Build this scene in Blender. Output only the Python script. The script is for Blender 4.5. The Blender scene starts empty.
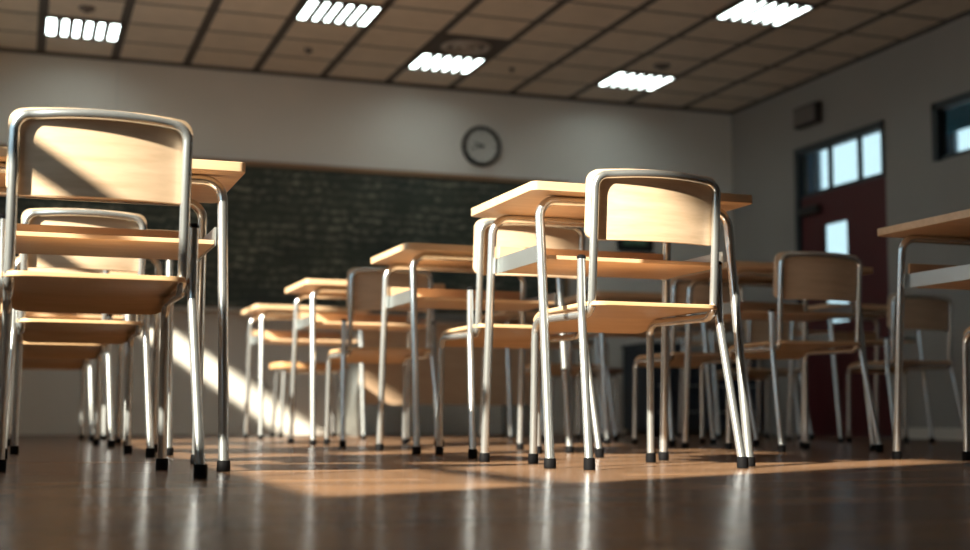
import bpy, bmesh, math, random
from mathutils import Vector, Matrix
PI = math.pi
scene = bpy.context.scene
COL = scene.collection
random.seed(7)

# ------------------------------------------------------------------ room measures (metres)
XL, XR = -0.60, 5.399          # left (window) wall, right (door) wall
YF, YB = -3.2, 9.454           # wall behind the camera, chalkboard wall
H = 2.603
XC = 7.30                      # far wall of the corridor outside the door
TX, TY = 0.4899, 0.4504        # ceiling module
GX, GY = 4.9604, 9.0121        # one grid crossing

# ------------------------------------------------------------------ materials
def mat(name):
    m = bpy.data.materials.new(name); m.use_nodes = True
    nt = m.node_tree
    return m, nt, nt.nodes['Principled BSDF']
def N(nt, t, **kw):
    n = nt.nodes.new(t)
    for k, v in kw.items(): setattr(n, k, v)
    return n
def coords(nt, scale=(1, 1, 1), random_shift=False):
    tc = N(nt, 'ShaderNodeTexCoord'); mp = N(nt, 'ShaderNodeMapping')
    mp.inputs['Scale'].default_value = scale
    nt.links.new(tc.outputs['Object'], mp.inputs['Vector'])
    if random_shift:
        oi = N(nt, 'ShaderNodeObjectInfo'); ml = N(nt, 'ShaderNodeMath', operation='MULTIPLY')
        ml.inputs[1].default_value = 17.0
        nt.links.new(oi.outputs['Random'], ml.inputs[0])
        nt.links.new(ml.outputs[0], mp.inputs['Location'])
    return mp.outputs['Vector']
def noise(nt, vec, scale, detail=4, rough=0.55):
    n = N(nt, 'ShaderNodeTexNoise')
    n.inputs['Scale'].default_value = scale; n.inputs['Detail'].default_value = detail
    n.inputs['Roughness'].default_value = rough
    nt.links.new(vec, n.inputs['Vector'])
    return n.outputs['Fac']
def ramp(nt, fac, stops):
    r = N(nt, 'ShaderNodeValToRGB')
    e = r.color_ramp.elements
    while len(e) < len(stops): e.new(0.5)
    for i, (p, c) in enumerate(stops):
        e[i].position = p; e[i].color = (*c, 1) if len(c) == 3 else c
    nt.links.new(fac, r.inputs['Fac'])
    return r.outputs['Color']
def bump(nt, fac, bsdf, strength, dist=0.01):
    b = N(nt, 'ShaderNodeBump'); b.inputs['Strength'].default_value = strength
    b.inputs['Distance'].default_value = dist
    nt.links.new(fac, b.inputs['Height']); nt.links.new(b.outputs['Normal'], bsdf.inputs['Normal'])
def simple(name, col, rough=0.5, metal=0.0, var=0.08, scale=6.0):
    m, nt, b = mat(name)
    f = noise(nt, coords(nt), scale)
    lo = tuple(c * (1 - var) for c in col); hi = tuple(min(1, c * (1 + var)) for c in col)
    nt.links.new(ramp(nt, f, [(0.3, lo), (0.7, hi)]), b.inputs['Base Color'])
    b.inputs['Roughness'].default_value = rough; b.inputs['Metallic'].default_value = metal
    return m
def wood(name, dark, light, stretch, rough=0.42):
    m, nt, b = mat(name)
    v = coords(nt, stretch, True)
    f = noise(nt, v, 3.0, 6, 0.65)
    nt.links.new(ramp(nt, f, [(0.28, dark), (0.72, light)]), b.inputs['Base Color'])
    b.inputs['Roughness'].default_value = rough
    bump(nt, f, b, 0.05, 0.004)
    return m

M = {}
M['chrome'] = simple('brushed_steel_tube', (0.78, 0.82, 0.84), 0.25, 0.88, 0.04, 20)
M['cap'] = simple('black_rubber', (0.004, 0.004, 0.005), 0.7)
M['cap'].node_tree.nodes['Principled BSDF'].inputs['Specular IOR Level'].default_value = 0.12
M['desk_wood'] = wood('beech_laminate', (0.60, 0.39, 0.23), (0.74, 0.52, 0.33), (1.2, 14, 14))
M['ply'] = wood('moulded_beech_plywood', (0.60, 0.42, 0.27), (0.78, 0.58, 0.41), (1.2, 10, 16), 0.36)
M['seat'] = wood('beech_seat_plywood', (0.60, 0.37, 0.19), (0.74, 0.49, 0.28), (1.2, 12, 12), 0.36)
M['grey_metal'] = simple('grey_painted_steel', (0.52, 0.56, 0.57), 0.38, 0.9, 0.04)
M['wall_shade'] = simple('shade_darkened_wall', (0.31, 0.295, 0.275), 0.85, 0, 0.04, 1.2)  # shade painted in: wall colour darkened to dim right side and cut bounce light
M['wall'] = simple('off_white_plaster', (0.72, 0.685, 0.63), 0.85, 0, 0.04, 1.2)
M['tan'] = wood('tan_desk_laminate', (0.44, 0.30, 0.20), (0.52, 0.37, 0.25), (1.5, 1.5, 9))
M['navy'] = simple('dark_blue_cabinet_paint', (0.030, 0.042, 0.060), 0.5)
M['stool_seat'] = wood('stool_seat_wood', (0.52, 0.29, 0.13), (0.64, 0.38, 0.18), (2, 12, 12))
M['brown_seat'] = wood('dark_stool_seat_wood', (0.16, 0.075, 0.045), (0.22, 0.11, 0.065), (2, 12, 12))
M['tile'] = simple('beige_ceiling_tile', (0.70, 0.61, 0.51), 0.9, 0, 0.06, 9)
M['grid'] = simple('dark_ceiling_grid', (0.085, 0.072, 0.065), 0.7)
M['white'] = simple('white_enamel', (0.80, 0.81, 0.80), 0.4, 0, 0.02)
M['trim_wood'] = wood('board_trim_wood', (0.24, 0.14, 0.08), (0.34, 0.20, 0.11), (1, 12, 12))
M['black'] = simple('black_plastic', (0.018, 0.020, 0.020), 0.45)
M['clock_face'] = simple('clock_face_paper', (0.58, 0.57, 0.53), 0.6, 0, 0.02)
M['red_door'] = simple('dark_red_door_paint', (0.085, 0.014, 0.018), 0.45, 0, 0.08, 3)
M['frame_dark'] = simple('dark_teal_window_frame', (0.030, 0.042, 0.050), 0.5)
M['speaker'] = simple('brown_speaker_grille', (0.035, 0.028, 0.026), 0.7, 0, 0.2, 60)
M['win_white'] = simple('white_window_frame', (0.72, 0.72, 0.70), 0.5, 0, 0.02)
M['corridor'] = simple('corridor_blue_grey_paint', (0.16, 0.23, 0.30), 0.8, 0, 0.05, 1)
M['teal_blind'] = simple('teal_blind_fabric', (0.10, 0.34, 0.38), 0.8)
M['vent'] = simple('brown_grey_vent_metal', (0.15, 0.13, 0.12), 0.6)
M['ring'] = simple('pale_vent_ring', (0.42, 0.37, 0.33), 0.6)
M['picture'] = simple('green_picture_print', (0.10, 0.20, 0.13), 0.5, 0, 0.4, 14)
M['cable'] = simple('pale_cable_cover', (0.66, 0.64, 0.60), 0.6)
M['handle'] = simple('steel_handle', (0.5, 0.52, 0.54), 0.3, 1.0)

# glass: clear pane, mostly see-through with a weak mirror
m, nt, b = mat('clear_glass'); nt.nodes.remove(b)
tr = N(nt, 'ShaderNodeBsdfTransparent'); gl = N(nt, 'ShaderNodeBsdfGlossy'); gl.inputs['Roughness'].default_value = 0.02
mx = N(nt, 'ShaderNodeMixShader')
tr.inputs['Color'].default_value = (0.95, 0.98, 0.97, 1)
mx.inputs[0].default_value = 0.05; nt.links.new(tr.outputs[0], mx.inputs[1]); nt.links.new(gl.outputs[0], mx.inputs[2])
nt.links.new(mx.outputs[0], nt.nodes['Material Output'].inputs['Surface'])
M['glass'] = m

# lamp diffuser
m, nt, b = mat('lit_fluorescent_diffuser')
b.inputs['Base Color'].default_value = (0.9, 0.95, 0.93, 1)
b.inputs['Emission Color'].default_value = (0.86, 1.0, 0.97, 1)
b.inputs['Emission Strength'].default_value = 10.0
M['lamp'] = m

# floor: dark brown glossy boards, running across the room
m, nt, b = mat('glossy_brown_floor')
v = coords(nt, (1.0, 1.0, 1.0))
br = N(nt, 'ShaderNodeTexBrick'); br.offset = 0.37; br.squash = 1.0
br.inputs['Scale'].default_value = 1.0; br.inputs['Brick Width'].default_value = 1.3
br.inputs['Row Height'].default_value = 0.12; br.inputs['Mortar Size'].default_value = 0.0025
br.inputs['Color1'].default_value = (0.250, 0.145, 0.080, 1); br.inputs['Color2'].default_value = (0.160, 0.092, 0.050, 1)
br.inputs['Mortar'].default_value = (0.05, 0.025, 0.014, 1); br.inputs['Bias'].default_value = 0.1
nt.links.new(v, br.inputs['Vector'])
v2 = coords(nt, (1.0, 13.0, 1.0))
g = noise(nt, v2, 2.6, 6, 0.6)
mxc = N(nt, 'ShaderNodeMix', data_type='RGBA', blend_type='MULTIPLY'); mxc.inputs[0].default_value = 0.75
nt.links.new(br.outputs['Color'], mxc.inputs[6])
nt.links.new(ramp(nt, g, [(0.3, (0.55, 0.5, 0.48)), (0.7, (1.25, 1.2, 1.15))]), mxc.inputs[7])
nt.links.new(mxc.outputs[2], b.inputs['Base Color'])
rg = N(nt, 'ShaderNodeMapRange'); rg.inputs[3].default_value = 0.13; rg.inputs[4].default_value = 0.26
nt.links.new(g, rg.inputs[0]); nt.links.new(rg.outputs[0], b.inputs['Roughness'])
b.inputs['Specular IOR Level'].default_value = 0.0
wv = noise(nt, coords(nt, (0.6, 5.0, 1.0)), 2.2, 3, 0.5)
bump(nt, wv, b, 0.22, 0.01)
# varnish: a thin glossy layer that never becomes a full mirror
gls = N(nt, 'ShaderNodeBsdfGlossy'); gls.inputs['Color'].default_value = (0.92, 0.94, 1.0, 1)
nt.links.new(rg.outputs[0], gls.inputs['Roughness']); nt.links.new(b.inputs['Normal'].links[0].from_socket, gls.inputs['Normal'])
lw = N(nt, 'ShaderNodeLayerWeight'); lw.inputs['Blend'].default_value = 0.5
pw = N(nt, 'ShaderNodeMath', operation='POWER'); pw.inputs[1].default_value = 4.0; nt.links.new(lw.outputs['Facing'], pw.inputs[0])
mr = N(nt, 'ShaderNodeMapRange'); mr.inputs[3].default_value = 0.03; mr.inputs[4].default_value = 0.36; nt.links.new(pw.outputs[0], mr.inputs[0])
mxs = N(nt, 'ShaderNodeMixShader'); nt.links.new(mr.outputs[0], mxs.inputs[0]); nt.links.new(b.outputs[0], mxs.inputs[1]); nt.links.new(gls.outputs[0], mxs.inputs[2])
nt.links.new(mxs.outputs[0], nt.nodes['Material Output'].inputs['Surface'])
M['floor'] = m

# chalkboard: dark green-grey slate with faint rows of rubbed chalk writing
m, nt, b = mat('chalkboard_slate')
base = noise(nt, coords(nt, (1.2, 1, 1.6)), 2.0, 5)
cbase = ramp(nt, base, [(0.3, (0.018, 0.027, 0.024)), (0.75, (0.050, 0.062, 0.046))])
rows = N(nt, 'ShaderNodeTexWave', wave_type='BANDS', bands_direction='Z')
rows.inputs['Scale'].default_value = 5.0; rows.inputs['Distortion'].default_value = 5.0; rows.inputs['Detail'].default_value = 3.0
nt.links.new(coords(nt, (1, 1, 1)), rows.inputs['Vector'])
scr = noise(nt, coords(nt, (9, 1, 11)), 2.2, 6, 0.75)
big = noise(nt, coords(nt, (1.3, 1, 2.2)), 1.8, 2)
m1 = N(nt, 'ShaderNodeMath', operation='MULTIPLY'); nt.links.new(rows.outputs['Fac'], m1.inputs[0])
s_ = N(nt, 'ShaderNodeMapRange'); s_.inputs[1].default_value = 0.44; s_.inputs[2].default_value = 0.62
nt.links.new(scr, s_.inputs[0]); nt.links.new(s_.outputs[0], m1.inputs[1])
m2 = N(nt, 'ShaderNodeMath', operation='MULTIPLY'); nt.links.new(m1.outputs[0], m2.inputs[0])
b_ = N(nt, 'ShaderNodeMapRange'); b_.inputs[1].default_value = 0.35; b_.inputs[2].default_value = 0.62; b_.inputs[4].default_value = 0.95
nt.links.new(big, b_.inputs[0]); nt.links.new(b_.outputs[0], m2.inputs[1])
mxc = N(nt, 'ShaderNodeMix', data_type='RGBA')
nt.links.new(m2.outputs[0], mxc.inputs[0]); nt.links.new(cbase, mxc.inputs[6]); mxc.inputs[7].default_value = (0.34, 0.33, 0.25, 1)
nt.links.new(mxc.outputs[2], b.inputs['Base Color'])
b.inputs['Roughness'].default_value = 0.75
M['slate'] = m

# ------------------------------------------------------------------ mesh helpers
def finish(name, bm, m, parent=None, smooth=True, bevel=0.0, angle=0.6):
    bmesh.ops.remove_doubles(bm, verts=bm.verts, dist=1e-6)
    bmesh.ops.recalc_face_normals(bm, faces=bm.faces)
    me = bpy.data.meshes.new(name); bm.to_mesh(me); bm.free()
    for x in (m if isinstance(m, (list, tuple)) else [m]): me.materials.append(x)
    if smooth:
        for p in me.polygons: p.use_smooth = True
        try: me.set_sharp_from_angle(angle=angle)
        except Exception: pass
    o = bpy.data.objects.new(name, me); COL.objects.link(o)
    if parent is not None: o.parent = parent
    if bevel:
        bv = o.modifiers.new('bevel', 'BEVEL'); bv.width = bevel; bv.segments = 3; bv.limit_method = 'ANGLE'; bv.angle_limit = 0.7
        bv.harden_normals = False
    return o
def box(bm, x0, x1, y0, y1, z0, z1, mi=0):
    vs = [bm.verts.new((x, y, z)) for x in (x0, x1) for y in (y0, y1) for z in (z0, z1)]
    for f in ((0, 1, 3, 2), (4, 6, 7, 5), (0, 4, 5, 1), (2, 3, 7, 6), (0, 2, 6, 4), (1, 5, 7, 3)):
        bm.faces.new([vs[i] for i in f]).material_index = mi
def fillet(pts, r, n=7):
    """round the inner corners of a polyline"""
    pts = [Vector(p) for p in pts]; out = [pts[0]]
    rr = r if isinstance(r, (list, tuple)) else [r] * (len(pts) - 2)
    for i in range(1, len(pts) - 1):
        a, p, c = pts[i - 1], pts[i], pts[i + 1]
        d1 = (a - p).normalized(); d2 = (c - p).normalized()
        ang = d1.angle(d2); t = min(rr[i - 1] / math.tan(ang / 2), (a - p).length * .49, (c - p).length * .49)
        r_ = t * math.tan(ang / 2)
        cen = p + (d1 + d2).normalized() * (r_ / math.sin(ang / 2))
        s, e = p + d1 * t - cen, p + d2 * t - cen
        w = s.angle(e)
        for k in range(n + 1):
            f = k / n
            out.append(cen + (s * math.sin((1 - f) * w) + e * math.sin(f * w)) / math.sin(w))
    out.append(pts[-1])
    return out
def tube(bm, pts, r, seg=12):
    pts = [Vector(p) for p in pts]
    clean = [pts[0]]
    for p in pts[1:]:
        if (p - clean[-1]).length > 1e-5: clean.append(p)
    pts = clean
    t = (pts[1] - pts[0]).normalized()
    up = Vector((0, 0, 1)) if abs(t.z) < 0.9 else Vector((0, 1, 0))
    n = t.cross(up).normalized(); rings = []
    for i, p in enumerate(pts):
        if i == 0: tt = (pts[1] - p).normalized()
        elif i == len(pts) - 1: tt = (p - pts[i - 1]).normalized()
        else: tt = ((p - pts[i - 1]).normalized() + (pts[i + 1] - p).normalized()).normalized()
        n = (n - tt * n.dot(tt)).normalized(); bb = tt.cross(n)
        rings.append([bm.verts.new(p + (n * math.cos(2 * PI * k / seg) + bb * math.sin(2 * PI * k / seg)) * r) for k in range(seg)])
    for a, c in zip(rings, rings[1:]):
        for k in range(seg): bm.faces.new((a[k], a[(k + 1) % seg], c[(k + 1) % seg], c[k]))
    bm.faces.new(rings[0][::-1]); bm.faces.new(rings[-1])
def lathe(bm, profile, seg, origin, axis, mi=0):
    """profile: (radius, height) pairs revolved about axis through origin"""
    axis = Vector(axis).normalized(); o = Vector(origin)
    u = axis.orthogonal().normalized(); w = axis.cross(u); rings = []
    for r, h in profile:
        rings.append([bm.verts.new(o + axis * h + (u * math.cos(2 * PI * k / seg) + w * math.sin(2 * PI * k / seg)) * max(r, 1e-4)) for k in range(seg)])
    for a, c in zip(rings, rings[1:]):
        for k in range(seg): bm.faces.new((a[k], a[(k + 1) % seg], c[(k + 1) % seg], c[k])).material_index = mi
    bm.faces.new(rings[0][::-1]).material_index = mi; bm.faces.new(rings[-1]).material_index = mi
def shell(bm, fn, nu, vs, off):
    """a curved board: fn(u, v) gives its face, off the thickness vector"""
    off = Vector(off); A = []; B = []
    for v in vs:
        A.append([bm.verts.new(Vector(fn(-1 + 2 * i / nu, v))) for i in range(nu + 1)])
        B.append([bm.verts.new(Vector(fn(-1 + 2 * i / nu, v)) + off) for i in range(nu + 1)])
    for j in range(len(vs) - 1):
        for i in range(nu):
            bm.faces.new((A[j][i], A[j][i + 1], A[j + 1][i + 1], A[j + 1][i]))
            bm.faces.new((B[j][i], B[j + 1][i], B[j + 1][i + 1], B[j][i + 1]))
        bm.faces.new((A[j][0], A[j + 1][0], B[j + 1][0], B[j][0]))
        bm.faces.new((A[j][nu], B[j][nu], B[j + 1][nu], A[j + 1][nu]))
    for i in range(nu):
        bm.faces.new((A[0][i], B[0][i], B[0][i + 1], A[0][i + 1]))
        bm.faces.new((A[-1][i], A[-1][i + 1], B[-1][i + 1], B[-1][i]))

# ------------------------------------------------------------------ scene-graph helpers
def thing(name, label, cat, loc=(0, 0, 0), rz=0.0, group=None):
    o = bpy.data.objects.new(name, None); COL.objects.link(o)
    o.empty_display_size = 0.1; o.location = loc; o.rotation_euler = (0, 0, rz)
    o['label'] = label; o['category'] = cat
    if group: o['group'] = group
    return o
def tag(o, label, cat, group=None):
    o['label'] = label; o['category'] = cat
    if group: o['group'] = group
    return o
def struct(o):
    o['kind'] = 'structure'; return o
KIDS = {}
def kids(o): return [c for c in COL.objects if c.parent is o]
def dup(root, label, loc, rz=0.0):
    r = root.copy(); COL.objects.link(r); r.location = loc; r.rotation_euler = (0, 0, rz); r['label'] = label
    for ch in kids(root):
        c = ch.copy(); COL.objects.link(c); c.parent = r
        for g in kids(ch):
            d = g.copy(); COL.objects.link(d); d.parent = c
    return r

# ------------------------------------------------------------------ the setting
bm = bmesh.new(); box(bm, XL - .25, XR + .12, YF, YB + .15, -.12, 0)
struct(finish('floor', bm, M['floor'], smooth=False))
bm = bmesh.new(); box(bm, XL - .25, XR + .12, YB, YB + .15, 0, H + .2)
struct(finish('wall_back', bm, M['wall'], smooth=False))
bm = bmesh.new(); box(bm, XL - .25, XR + .12, YF - .15, YF, 0, H + .2)
struct(finish('wall_front', bm, M['wall_shade'], smooth=False))
# openings are (y0, y1, z0, z1)
def wall_with_holes(name, x0, x1, y0, y1, z0, z1, holes, m):
    bm = bmesh.new()
    ys = sorted({y0, y1, *[h[0] for h in holes], *[h[1] for h in holes]})
    for a, c in zip(ys, ys[1:]):
        hs = sorted([h for h in holes if h[0] < c - 1e-6 and h[1] > a + 1e-6], key=lambda h: h[2])
        z = z0
        for h in hs:
            if h[2] > z + 1e-6: box(bm, x0, x1, a, c, z, h[2])
            z = h[3]
        if z < z1 - 1e-6: box(bm, x0, x1, a, c, z, z1)
    return struct(finish(name, bm, m, smooth=False))
LEFT = [(1.45, 3.25, 0.71, 2.36), (3.42, 4.28, 0.71, 2.36), (4.60, 5.60, 0.71, 2.36), (5.80, 7.20, 0.71, 2.36), (7.60, 9.10, 1.60, 1.93)]
wall_with_holes('wall_left', XL - .18, XL, YF, YB, 0, H + .2, LEFT, M['wall_shade'])
DOOR = (7.43, 8.51, 0.0, 1.738)
TRANSOM = (7.43, 8.51, 1.738, 2.11)
WIN_R = (5.80, 6.92, 1.735, 2.105)
wall_with_holes('wall_right', XR, XR + .10, YF, YB, 0, H + .2, [(7.43, 8.51, 0, 2.11), WIN_R], M['wall_shade'])

# windows of the left wall: white frame, one low rail, a middle post, clear panes
for i, (a, c, z0, z1) in enumerate(LEFT):
    x0, x1 = XL - .12, XL - .07
    bm = bmesh.new(); t = .05
    box(bm, x0, x1, a, c, z0, z0 + t); box(bm, x0, x1, a, c, z1 - t, z1)
    box(bm, x0, x1, a, a + t, z0, z1); box(bm, x0, x1, c - t, c, z0, z1)
    if i < 4:
        box(bm, x0, x1, a, c, 1.125, 1.17)
        if i == 3: box(bm, x0, x1, (a + c) / 2 - .03, (a + c) / 2 + .03, z0, z1)
    w = struct(finish('window_%d' % (i + 1), bm, M['win_white'], smooth=False))
    bm = bmesh.new(); box(bm, (x0 + x1) / 2 - .003, (x0 + x1) / 2 + .003, a + .02, c - .02, z0 + .02, z1 - .02)
    finish('pane', bm, M['glass'], w, smooth=False)
    bm = bmesh.new(); box(bm, XL - .06, XL + .03, a - .03, c + .03, z0 - .03, z0)
    finish('window_sill', bm, M['win_white'], w, smooth=False)

# ceiling: slab with dark grid grooves and raised-edge tiles, cells of the lamps and vent left open
LAMPS = {(10, 1): 0, (7, 3): 0, (5, 1): 0, (2, 1): 0, (2, 5): 0}     # (columns left of GX, rows nearer than GY)
VENTCELL = (5, 2)
bm = bmesh.new()
box(bm, XL - .1, XR + .1, YF - .1, YB + .1, H + .002, H + .14, 1)
kx = range(-1, 13); ky = range(0, 29)
for k in kx:
    for j in ky:
        x1 = GX - (k - 1) * TX; x0 = x1 - TX
        y1 = GY - (j - 1) * TY; y0 = y1 - TY
        if (k, j) in LAMPS or (k, j) == VENTCELL: continue
        a, b_, c, d = max(x0 + .030, XL + .01), min(x1 - .030, XR - .02), max(y0 + .018, YF), min(y1 - .018, YB - .014)
        if b_ - a < .03 or d - c < .03: continue
        box(bm, a, b_, c, d, H, H + .004, 0)
struct(finish('ceiling', bm, [M['tile'], M['grid']], smooth=False))
bm = bmesh.new(); box(bm, XL, XR, YB - .018, YB, H - .022, H + .01)
struct(finish('trim_1', bm, M['grid'], smooth=False))
bm = bmesh.new(); box(bm, XR - .018, XR, YF, YB - .018, H - .022, H + .01)
struct(finish('trim_2', bm, M['grid'], smooth=False))
bm = bmesh.new(); box(bm, XL, XR, YB - .014, YB, 0, .07)
struct(finish('baseboard_back', bm, M['wall'], smooth=False))
for nm, ya, yb in (('baseboard_right', YF, DOOR[0] - .06), ):
    bm = bmesh.new(); box(bm, XR - .014, XR, ya, yb, 0, .07); struct(finish(nm, bm, M['wall'], smooth=False))

# corridor beyond the right wall, with its own daylight windows
bm = bmesh.new(); box(bm, XR + .12, XC, 2.5, 13.0, -.12, 0); struct(finish('floor_corridor', bm, M['floor'], smooth=False))
bm = bmesh.new(); box(bm, XR + .10, XC + .12, 2.5, 13.0, 2.95, 3.05); struct(finish('ceiling_corridor', bm, M['corridor'], smooth=False))
bm = bmesh.new(); box(bm, XR + .10, XC + .12, 13.0, 13.1, -.1, 3.05); box(bm, XR + .10, XC + .12, 2.4, 2.5, -.1, 3.05)
box(bm, XR, XR + .1, YB + .15, 13.0, -.1, 3.05)
box(bm, XR + .02, XR + .1, 2.5, YB + .15, H + .2, 3.05)
struct(finish('wall_corridor_ends', bm, M['corridor'], smooth=False))
CW = [(9.70, 11.24, 0.85, 2.86), (7.70, 9.20, 0.85, 2.86)]
wall_with_holes('wall_corridor', XC, XC + .12, 2.5, 13.0, -.1, 3.05, CW, M['corridor'])
for i, (a, c, z0, z1) in enumerate(CW):
    bm = bmesh.new(); t = .04; x0, x1 = XC + .03, XC + .07
    box(bm, x0, x1, a, c, z0, z0 + t); box(bm, x0, x1, a, c, z1 - t, z1)
    box(bm, x0, x1, a, a + t, z0, z1); box(bm, x0, x1, c - t, c, z0, z1)
    w = struct(finish('window_%d' % (6 + i), bm, M['frame_dark'], smooth=False))
    bm = bmesh.new(); box(bm, XC + .047, XC + .053, a + .02, c - .02, z0 + .02, z1 - .02)
    finish('pane', bm, M['glass'], w, smooth=False)
    if i == 1:
        bm = bmesh.new(); box(bm, XC - .03, XC - .018, a - .04, c + .01, 2.50, 2.90)
        finish('blind', bm, M['teal_blind'], w, smooth=False)

# transom over the door and the high window beside it
def transom(idx, a, c, z0, z1, posts, edge):
    x0, x1 = XR + .012, XR + .035
    bm = bmesh.new()
    box(bm, x0, x1, a, c, z0, z0 + .028); box(bm, x0 - .03, x1 + .02, a, c, z1 - edge, z1)
    box(bm, x0 - .03, x1, a, a + .02, z0, z1); box(bm, x0 - .03, x1, c - .05, c, z0, z1)
    for p in posts: box(bm, x0, x1, p - .017, p + .017, z0 + .028, z1 - edge)
    w = struct(finish('window_%d' % idx, bm, M['frame_dark'], smooth=False))
    ed = [a + .02] + sum([[p - .017, p + .017] for p in posts], []) + [c - .05]
    for s, e in zip(ed[::2], ed[1::2]):
        bm = bmesh.new(); box(bm, XR + .020, XR + .026, s, e, z0 + .028, z1 - edge)
        finish('pane', bm, M['glass'], w, smooth=False)
transom(8, TRANSOM[0], TRANSOM[1], TRANSOM[2], TRANSOM[3], [7.742, 8.098], .05)
transom(9, WIN_R[0], WIN_R[1], WIN_R[2], WIN_R[3], [6.2, 6.55], .05)
# red door
bm = bmesh.new()
ya, yb, zb, zt = DOOR[0] + .005, DOOR[1] - .05, .004, DOOR[3] - .005
g0, g1, gz0, gz1 = 7.895, 8.195, .80, 1.505
x0, x1 = XR + .008, XR + .040
box(bm, x0, x1, ya, g0, zb, zt); box(bm, x0, x1, g1, yb, zb, zt)
box(bm, x0, x1, g0, g1, zb, gz0); box(bm, x0, x1, g0, g1, gz1, zt)
door = struct(finish('door_1', bm, M['red_door'], smooth=False, bevel=.003))
bm = bmesh.new(); box(bm, XR + .022, XR + .028, g0, g1, gz0, gz1); finish('pane', bm, M['glass'], door, smooth=False)
bm = bmesh.new(); box(bm, XR - .04, XR + .008, 8.20, 8.44, 1.60, 1.655); finish('door_closer', bm, M['black'], door, smooth=False, bevel=.004)
bm = bmesh.new(); box(bm, XR - .02, XR + .10, DOOR[1] - .05, DOOR[1] + .0, 0, DOOR[3])
struct(finish('trim_3', bm, M['frame_dark'], smooth=False))

# ------------------------------------------------------------------ ceiling lamps, vent, detectors
def cell(k, j):
    x1 = GX - (k - 1) * TX; y1 = GY - (j - 1) * TY
    return x1 - TX, x1, y1 - TY, y1
def make_lamp(label):
    t = thing('ceiling_light', label, 'ceiling light', (0, 0, H), 0, 'recessed ceiling lights')
    hx, hy = TX / 2 - .004, TY / 2 - .004
    bm = bmesh.new(); e = .022
    box(bm, -hx, hx, -hy, -hy + e, -.012, .002); box(bm, -hx, hx, hy - e, hy, -.012, .002)
    box(bm, -hx, -hx + e, -hy, hy, -.012, .002); box(bm, hx - e, hx, -hy, hy, -.012, .002)
    finish('frame', bm, M['grid'], t, smooth=False)
    bm = bmesh.new(); box(bm, -hx + e, hx - e, -hy + e, hy - e, -.004, .002)
    finish('diffuser', bm, M['lamp'], t, smooth=False)
    bm = bmesh.new(); w = 2 * (hx - e)
    for q in range(1, 6):
        x = -hx + e + w * q / 6
        box(bm, x - .019, x + .019, -hy + e, hy - e, -.016, -.004)
    finish('louver', bm, M['vent'], t, smooth=False)
    return t
lamp_labels = {(10, 1): 'leftmost ceiling light, six bright cells, above the left column of desks',
               (7, 3): 'ceiling light cut by the top of the picture, left of the round vent',
               (5, 1): 'bright square ceiling light directly behind the round vent, above the clock',
               (2, 1): 'far right ceiling light in the row nearest the chalkboard wall',
               (2, 5): 'ceiling light at the upper right, nearest the door wall and the camera'}
l0 = None
for (k, j) in LAMPS:
    a, b_, c, d = cell(k, j)
    if l0 is None: l0 = make_lamp(lamp_labels[(k, j)]); l0.location = ((a + b_) / 2, (c + d) / 2, H)
    else: dup(l0, lamp_labels[(k, j)], ((a + b_) / 2, (c + d) / 2, H))
a, b_, c, d = cell(*VENTCELL)
t = thing('ceiling_vent', 'round air vent in a dark square ceiling panel beside a light', 'vent', ((a + b_) / 2, (c + d) / 2, H))
bm = bmesh.new(); box(bm, -.24, .24, -.22, .22, -.004, .002); finish('backing', bm, M['grid'], t, smooth=False)
bm = bmesh.new()
lathe(bm, [(.165, 0), (.170, -.008), (.150, -.022), (.128, -.012), (.128, 0)], 36, (0, 0, 0), (0, 0, 1))
lathe(bm, [(.095, 0), (.098, -.012), (.080, -.024), (.064, -.012), (.064, 0)], 36, (0, 0, 0), (0, 0, 1))
finish('ring', bm, M['ring'], t)
bm = bmesh.new(); lathe(bm, [(.002, -.026), (.036, -.022), (.036, 0)], 24, (0, 0, 0), (0, 0, 1)); finish('hub', bm, M['ring'], t)
def detector(label, x, y, r):
    t = thing('smoke_detector', label, 'smoke detector', (x, y, H), 0, 'small dark fittings on the ceiling tiles')
    bm = bmesh.new(); lathe(bm, [(r, 0), (r, -.010), (r * .7, -.022), (.004, -.026)], 24, (0, 0, 0), (0, 0, 1)); finish('body', bm, M['vent'], t)
    bm = bmesh.new(); lathe(bm, [(r * .3, -.022), (r * .3, -.032), (.003, -.034)], 16, (0, 0, 0), (0, 0, 1)); finish('sensor', bm, M['black'], t)
detector('small dark detector on the tile below the topmost ceiling light', 1.774, 8.768, .028)
detector('dark detector on the tile just above the leftmost ceiling light', 0.31, 8.311, .05)
detector('tiny detector on the tile right of the light behind the vent', 3.241, 8.763, .022)
detector('wide dark detector on the tile near the far right light', 4.208, 8.325, .06)

# ------------------------------------------------------------------ back wall: chalkboard, clock, picture, cable cover
t = thing('chalkboard', 'long dark green chalkboard with faint chalk scribbles on the back wall', 'chalkboard', (1.86, YB, .885))
hw = 2.06; hb = 1.015
bm = bmesh.new(); box(bm, -hw, hw, -.025, -.002, 0, hb); finish('slate', bm, M['slate'], t, smooth=False)
for nm, q in (('frame', (-hw - .03, hw + .03, -.04, -.002, hb, hb + .035)), ('frame', (-hw - .03, hw + .03, -.04, -.002, -.035, 0)),
              ('frame', (-hw - .03, -hw, -.04, -.002, 0, hb)), ('frame', (hw, hw + .03, -.04, -.002, 0, hb))):
    bm = bmesh.new(); box(bm, *q); finish(nm, bm, M['trim_wood'], t, smooth=False, bevel=.003)
bm = bmesh.new(); box(bm, -hw, hw, -.10, -.04, -.035, -.022); box(bm, -hw, hw, -.104, -.098, -.035, -.012); finish('chalk_ledge', bm, M['grey_metal'], t, smooth=False)

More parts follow.
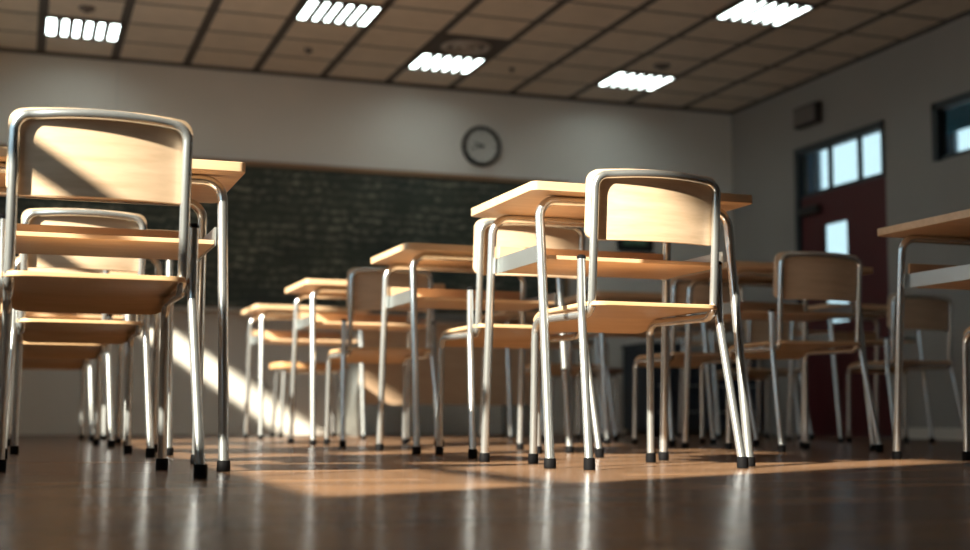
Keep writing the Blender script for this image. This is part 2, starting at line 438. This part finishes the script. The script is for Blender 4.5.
t = thing('wall_clock', 'round wall clock with a dark rim above the chalkboard', 'clock', (3.247, YB, 2.165))
AX = (0, -1, 0)
bm = bmesh.new(); lathe(bm, [(.128, .001), (.154, .001), (.156, .022), (.146, .036), (.132, .034), (.126, .020), (.126, .001)], 48, (0, 0, 0), AX); finish('rim', bm, M['black'], t)
bm = bmesh.new(); lathe(bm, [(.127, .002), (.127, .016)], 48, (0, 0, 0), AX); finish('face', bm, M['clock_face'], t, smooth=False)
for h in range(12):
    L = .022 if h % 3 == 0 else .012
    bm = bmesh.new(); box(bm, -.004, .004, -.019, -.0155, .118 - L, .118)
    bmesh.ops.transform(bm, matrix=Matrix.Rotation(h * PI / 6, 4, 'Y'), verts=bm.verts)
    finish('hour_mark', bm, M['vent'], t, smooth=False)
def hand(name, ang, L, w, y):
    bm = bmesh.new(); box(bm, -w, w, y - .004, y, -.02, L); bmesh.ops.transform(bm, matrix=Matrix.Rotation(math.radians(ang), 4, 'Y'), verts=bm.verts)
    finish(name, bm, M['black'], t, smooth=False)
hand('hour_hand', 292, .062, .0065, -.019); hand('minute_hand', 252, .092, .0045, -.024)
bm = bmesh.new(); lathe(bm, [(.013, .016), (.013, .030), (.004, .033)], 20, (0, 0, 0), AX); finish('hub', bm, M['black'], t)

t = thing('framed_picture', 'small dark framed picture low on the back wall right of chalkboard', 'picture', (4.52, YB, 1.42))
bm = bmesh.new(); e = .045
box(bm, -.15, .15, -.03, -.002, 0, e); box(bm, -.15, .15, -.03, -.002, .30 - e, .30); box(bm, -.15, -.15 + e, -.03, -.002, e, .30 - e); box(bm, .15 - e, .15, -.03, -.002, e, .30 - e)
finish('frame', bm, M['black'], t, smooth=False, bevel=.003)
bm = bmesh.new(); box(bm, -.15 + e, .15 - e, -.016, -.004, e, .30 - e); finish('print', bm, M['picture'], t, smooth=False)
bm = bmesh.new(); box(bm, .567, .580, YB - .012, YB - .001, 1.94, H - .022)
tag(finish('cable_cover', bm, M['cable'], smooth=False), 'thin pale cable cover running from ceiling down to the chalkboard', 'cable')

# wall speaker on the right wall
t = thing('wall_speaker', 'dark brown wall speaker above the red door', 'speaker', (XR, 8.28, 2.245))
bm = bmesh.new(); box(bm, -.07, -.012, -.15, .15, 0, .15); finish('body', bm, M['speaker'], t, smooth=False, bevel=.01)
bm = bmesh.new(); box(bm, -.076, -.069, -.135, .135, .015, .135); finish('grille', bm, M['vent'], t, smooth=False, bevel=.004)
bm = bmesh.new(); box(bm, -.014, -.001, -.05, .05, .03, .12); finish('bracket', bm, M['black'], t, smooth=False)

# ------------------------------------------------------------------ dark cabinet under the picture, teacher's desk, stools
t = thing('drawer_cabinet', 'low dark blue cabinet with drawers in the back right corner', 'cabinet', (4.90, 9.20, 0))
W, D, HH = .50, .20, .68
bm = bmesh.new(); box(bm, -W, W - .02, -D, D + .02, .04, HH - .03); finish('body', bm, M['navy'], t, smooth=False, bevel=.004)
bm = bmesh.new(); box(bm, -W - .01, W - .01, -D - .03, D + .02, HH - .03, HH); finish('top', bm, M['navy'], t, smooth=False, bevel=.004)
bm = bmesh.new(); box(bm, -W + .03, W - .05, -D + .03, D, 0, .04); finish('plinth', bm, M['black'], t, smooth=False)
for q in range(4):
    for s in range(3):
        xa = -W + .01 + q * .24; za = .06 + s * .195
        bm = bmesh.new(); box(bm, xa, xa + .225, -D - .018, -D, za, za + .18); dr = finish('drawer', bm, M['navy'], t, smooth=False, bevel=.003)
        bm = bmesh.new(); xm = xa + .1125
        tube(bm, fillet([(xm - .04, -D - .018, za + .11), (xm - .04, -D - .038, za + .11), (xm + .04, -D - .038, za + .11), (xm + .04, -D - .018, za + .11)], .008, 4), .005, 8)
        finish('handle', bm, M['handle'], dr)

t = thing('teacher_desk', 'wide tan teacher desk with a front panel before the chalkboard', 'desk', (2.69, 8.78, 0))
bm = bmesh.new(); box(bm, -.63, .63, -.36, .30, .715, .745); finish('tabletop', bm, M['tan'], t, smooth=False, bevel=.004)
bm = bmesh.new(); box(bm, -.605, .605, -.33, -.31, .205, .715); finish('front_panel', bm, M['tan'], t, smooth=False, bevel=.002)
for s in (-1, 1):
    bm = bmesh.new(); box(bm, s * .60 - .012, s * .60 + .012, -.309, .27, .0, .715); finish('side_panel', bm, M['grey_metal'], t, smooth=False, bevel=.003)
bm = bmesh.new(); box(bm, .20, .585, -.25, .24, .25, .714); ped = finish('drawer_unit', bm, M['tan'], t, smooth=False, bevel=.003)

def make_stool(label, loc, m):
    t = thing('stool', label, 'stool', loc, 0)
    bm = bmesh.new()
    def f(u, v):
        r = .05; dv = (1 - abs(v)) * .17; w = .225 - r + math.sqrt(max(0, r * r - max(0, r - dv) ** 2))
        return (u * w, v * .17, .452)
    shell(bm, f, 12, [-1, -.985, -.95, -.9, -.82, -.72, 0, .72, .82, .9, .95, .985, 1], (0, 0, -.032))
    finish('seat', bm, m, t, bevel=.006)
    for sx in (-1, 1):
        for sy in (-1, 1):
            bm = bmesh.new(); tube(bm, [(sx * .175, sy * .125, .424), (sx * .192, sy * .14, .012)], .011); lg = finish('leg', bm, M['chrome'], t)
            bm = bmesh.new(); tube(bm, [(sx * .1915, sy * .1395, .026), (sx * .1925, sy * .1405, 0)], .0145); finish('foot_cap', bm, M['cap'], lg)
    bm = bmesh.new(); z = .405
    tube(bm, fillet([(0, -.127, z), (.177, -.127, z), (.177, .127, z), (-.177, .127, z), (-.177, -.127, z), (0, -.127, z)], .02, 5), .009); finish('seat_ring', bm, M['chrome'], t)
    return t
make_stool('low stool with a light wooden seat behind the farthest lit desk', (1.70, 8.22, 0), M['stool_seat'])
make_stool('low stool with a dark brown seat at far centre, right of teacher desk', (3.58, 8.28, 0), M['brown_seat'])

# ------------------------------------------------------------------ pupil desk
DW, DD, DT = .655, .515, .740
def make_desk(label, loc):
    t = thing('school_desk', label, 'desk', loc, 0, 'pupil desks in rows')
    bm = bmesh.new()
    def f(u, v):
        r = .018; dv = (1 - abs(v)) * DD / 2; w = DW / 2 - r + math.sqrt(max(0, r * r - max(0, r - dv) ** 2))
        return (u * w, v * DD / 2, DT)
    shell(bm, f, 8, [-1, -.994, -.98, -.955, -.93, 0, .93, .955, .98, .994, 1], (0, 0, -.024))
    finish('tabletop', bm, M['desk_wood'], t, bevel=.003)
    X = .281; zt = DT - .024 - .0125
    for s in (-1, 1):
        yt = -.185 if s < 0 else .18; yf = -.275 if s < 0 else .232
        p = [(-X - .006, yf, .012), (-X, yt, zt), (X, yt, zt), (X + .006, yf, .012)]
        bm = bmesh.new(); tube(bm, fillet(p, .048, 8), .0125, 14); fr = finish('leg_frame', bm, M['chrome'], t)
        for sx in (-1, 1):
            bm = bmesh.new(); x = sx * (X + .006)
            lathe(bm, [(.0140, .026), (.0155, .024), (.0162, .004), (.0150, 0)], 14, (x, yf - s * .001, 0), (0, 0, 1)); finish('foot_cap', bm, M['cap'], fr)
    # open book shelf with a raised back lip
    bm = bmesh.new()
    box(bm, -.264, .264, -.188, .170, .545, .556); box(bm, -.264, .264, .170, .180, .545, .622)
    finish('shelf', bm, M['desk_wood'], t, smooth=False, bevel=.0015)
    for s in (-1, 1):
        bm = bmesh.new(); box(bm, s * .2665 - .002, s * .2665 + .002, -.186, .192, .543, .588); finish('side_plate', bm, M['grey_metal'], t, smooth=False)
    return t

# ------------------------------------------------------------------ pupil chair (faces +Y)
SZ = .402                                           # rail height
def post_y(z): return -.175 - .030 * max(0, z - SZ) / (.755 - SZ)
BULGE = .030
def make_chair(label, loc, rz):
    t = thing('school_chair', label, 'chair', loc, rz, 'pupil chairs in rows')
    PX = .176; r = .011; ztop = .752
    pts = [(-.183, .212, .014), (-.180, .203, SZ), (-PX, post_y(SZ), SZ - .008), (-PX, post_y(ztop), ztop)]
    left = fillet(pts + [(0, post_y(ztop), ztop)], [.04, .04, .034], 7)[:-1]
    # the top rail bows backwards and slightly up
    rail = []
    x0 = left[-1].x
    for k in range(1, 12):
        x = x0 + (-2 * x0) * k / 12; q = 1 - (x / x0) ** 2
        rail.append(Vector((x, left[-1].y - BULGE * .80 * q, left[-1].z + .005 * q)))
    path = left + rail + [Vector((-p.x, p.y, p.z)) for p in reversed(left)]
    bm = bmesh.new(); tube(bm, path, r, 12); fr = finish('frame', bm, M['chrome'], t)
    for s in (-1, 1):
        bm = bmesh.new(); lathe(bm, [(.0125, .028), (.0145, .026), (.0152, .004), (.014, 0)], 14, (s * .183, .212, 0), (0, 0, 1)); finish('foot_cap', bm, M['cap'], fr)
        bm = bmesh.new()
        p = [(s * .1985, -.162, .540), (s * .1985, -.164, .392), (s * .216, -.245, .014)]
        tube(bm, fillet(p, .10, 6), r, 12); lg = finish('rear_leg', bm, M['chrome'], t)
        bm = bmesh.new(); lathe(bm, [(.0125, .030), (.0145, .028), (.0152, .004), (.014, 0)], 14, (s * .216, -.246, 0), (0, 0, 1)); finish('foot_cap', bm, M['cap'], lg)
        bm = bmesh.new(); lathe(bm, [(.0122, 0), (.0122, .006), (.008, .010), (.001, .011)], 12, (s * .1985, -.162, .536), (0, 0, 1)); finish('end_cap', bm, M['cap'], lg)
    # backrest: curved plywood on the front of the tube, its sides wrapping forward
    bm = bmesh.new()
    z0, z1 = .585, .766
    def f(u, v):
        z = (z0 + z1) / 2 + v * (z1 - z0) / 2
        rr = .027; dv = (1 - abs(v)) * (z1 - z0) / 2; w = .190 - rr + math.sqrt(max(0, rr * rr - max(0, rr - dv) ** 2))
        x = u * w; q = 1 - (x / .18) ** 2
        return (x, post_y(z) + .018 - BULGE * q, z + .005 * q * (v + 1) / 2)
    shell(bm, f, 20, [-1, -.99, -.96, -.91, -.84, -.75, -.66, -.3, 0, .3, .66, .75, .84, .91, .96, .99, 1], (0, .010, 0))
    finish('backrest', bm, M['ply'], t, bevel=.002, angle=.9)
    # seat: plywood on top of the rails, front edge rolled down
    bm = bmesh.new()
    zs = SZ + .0230
    def g(u, v):
        y = .0125 + v * .2175
        rr = .045; dv = (1 - abs(v)) * .2175; w = .190 - rr + math.sqrt(max(0, rr * rr - max(0, rr - dv) ** 2))
        drop = 0
        if y > .13: drop = .42 * ((y - .13) / .10) ** 2 * .10
        dish = .006 * (1 - u * u) * (1 if abs(v) < .7 else (1 - abs(v)) / .3)
        return (u * w, y, zs - drop - dish)
    shell(bm, g, 14, [-1, -.99, -.96, -.9, -.82, -.7, -.4, 0, .3, .5, .6, .7, .78, .85, .91, .95, .98, 1], (0, 0, -.011))
    finish('seat', bm, M['seat'], t, bevel=.002, angle=.9)
    return t

DESKS = [
    ((1.568, 3.455), 'sunlit desk in the centre with the largest lit chair pushed in'),
    ((1.600, 4.770), 'second sunlit desk, left of and behind the largest lit chair'),
    ((1.525, 6.140), 'third sunlit desk of the lit row, before the dark chalkboard'),
    ((1.545, 7.600), 'farthest sunlit desk of the lit row, beside the sun patch on the wall'),
    ((0.175, 3.465), 'shaded near left desk behind the large dark chair'),
    ((0.185, 4.770), 'second desk of the shaded left column, mostly hidden behind nearer chair'),
    ((0.155, 6.140), 'third desk of the shaded left column, only its legs showing'),
    ((0.150, 7.600), 'farthest desk of the shaded left column, near the chalkboard'),
    ((2.935, 3.395), 'dark desk cut by the right edge of the picture'),
    ((2.945, 4.850), 'shaded desk right of the largest lit chair, in front of the door'),
    ((2.965, 6.190), 'dim desk third in the column before the door, behind the lit chair'),
    ((2.950, 7.480), 'farthest dim desk in the column right of the sunlit desks'),
    ((4.400, 6.380), 'dim desk just behind the small dark chair at the far right'),
    ((4.350, 7.600), 'farthest dim desk of the rightmost column, by the red door'),
]
CHAIRS = [
    ((1.556, 3.320), 0.5, 'largest sunlit wooden chair in the centre right, back towards the camera'),
    ((1.565, 4.240), 0, 'sunlit chair seen under the central desk, behind the largest lit chair'),
    ((1.515, 5.800), 0, 'grey framed chair between the second and third sunlit desks'),
    ((0.150, 3.100), 0, 'large dark chair at the left edge with a streak of sun on its backrest'),
    ((0.180, 4.540), 0, 'second chair of the left column, seen through the large dark chair'),
    ((0.150, 5.900), 0, 'third chair of the left column, low behind the nearer seats'),
    ((0.150, 7.350), 0, 'farthest chair of the left column, only its legs showing'),
    ((3.000, 3.290), 0, 'dark chair at the right edge, only one bent leg showing'),
    ((2.930, 4.660), 0, 'dim grey chair in front of the red door, back towards the camera'),
    ((3.000, 5.690), 0, 'dim chair in the third row, partly hidden behind the lit chair legs'),
    ((2.950, 7.120), 0, 'dim chair in the farthest row behind the lit chair seat'),
    ((4.410, 5.990), 0, 'small dark chair under the dark desk at the right edge'),
    ((4.350, 7.330), 0, 'farthest chair of the rightmost column near the red door'),
]
d0 = c0 = None
for (x, y), lb in DESKS:
    if d0 is None: d0 = make_desk(lb, (x, y, 0))
    else: dup(d0, lb, (x, y, 0))
for (x, y), a, lb in CHAIRS:
    if c0 is None: c0 = make_chair(lb, (x, y, 0), math.radians(a))
    else: dup(c0, lb, (x, y, 0), math.radians(a))

# ------------------------------------------------------------------ light
w = bpy.data.worlds.new('daylight'); scene.world = w; w.use_nodes = True
bg = w.node_tree.nodes['Background']
bg.inputs['Color'].default_value = (0.66, 0.86, 1.0, 1); bg.inputs['Strength'].default_value = 1.5
sun = bpy.data.lights.new('sun', 'SUN'); sun.energy = 24.0; sun.color = (1.0, 0.86, 0.70); sun.angle = math.radians(1.8)
so = bpy.data.objects.new('sun', sun); COL.objects.link(so)
so.rotation_euler = Vector((1.0, 0.55, -0.68)).to_track_quat('-Z', 'Y').to_euler()
so.location = (-6, -2, 6)

# ------------------------------------------------------------------ camera
F, YAW, PITCH, ROLL, CH = 1339.27, 19.153, 6.0355, 0.2181, 0.1303
y, t, r = map(math.radians, (YAW, PITCH, ROLL))
fw = Vector((math.sin(y) * math.cos(t), math.cos(y) * math.cos(t), math.sin(t)))
rt = Vector((math.cos(y), -math.sin(y), 0)); up = rt.cross(fw)
rt2 = rt * math.cos(r) + up * math.sin(r); up2 = -rt * math.sin(r) + up * math.cos(r)
cam = bpy.data.cameras.new('camera'); co = bpy.data.objects.new('camera', cam); COL.objects.link(co)
mw = Matrix((rt2, up2, -fw)).transposed().to_4x4(); mw.translation = (0, 0, CH)
co.matrix_world = mw
cam.sensor_width = 36; cam.sensor_fit = 'HORIZONTAL'; cam.lens = F / 970 * 36
cam.clip_start = 0.02
cam.dof.use_dof = True; cam.dof.focus_distance = 3.35; cam.dof.aperture_fstop = 2.1
scene.camera = co

vs = scene.view_settings
vs.view_transform = 'Standard'; vs.look = 'None'; vs.gamma = 1; vs.use_curve_mapping = False; vs.exposure = 0.0
scene.cycles.use_denoising = True
scene.cycles.max_bounces = 10; scene.cycles.diffuse_bounces = 6; scene.cycles.transparent_max_bounces = 12
scene.cycles.sample_clamp_indirect = 8
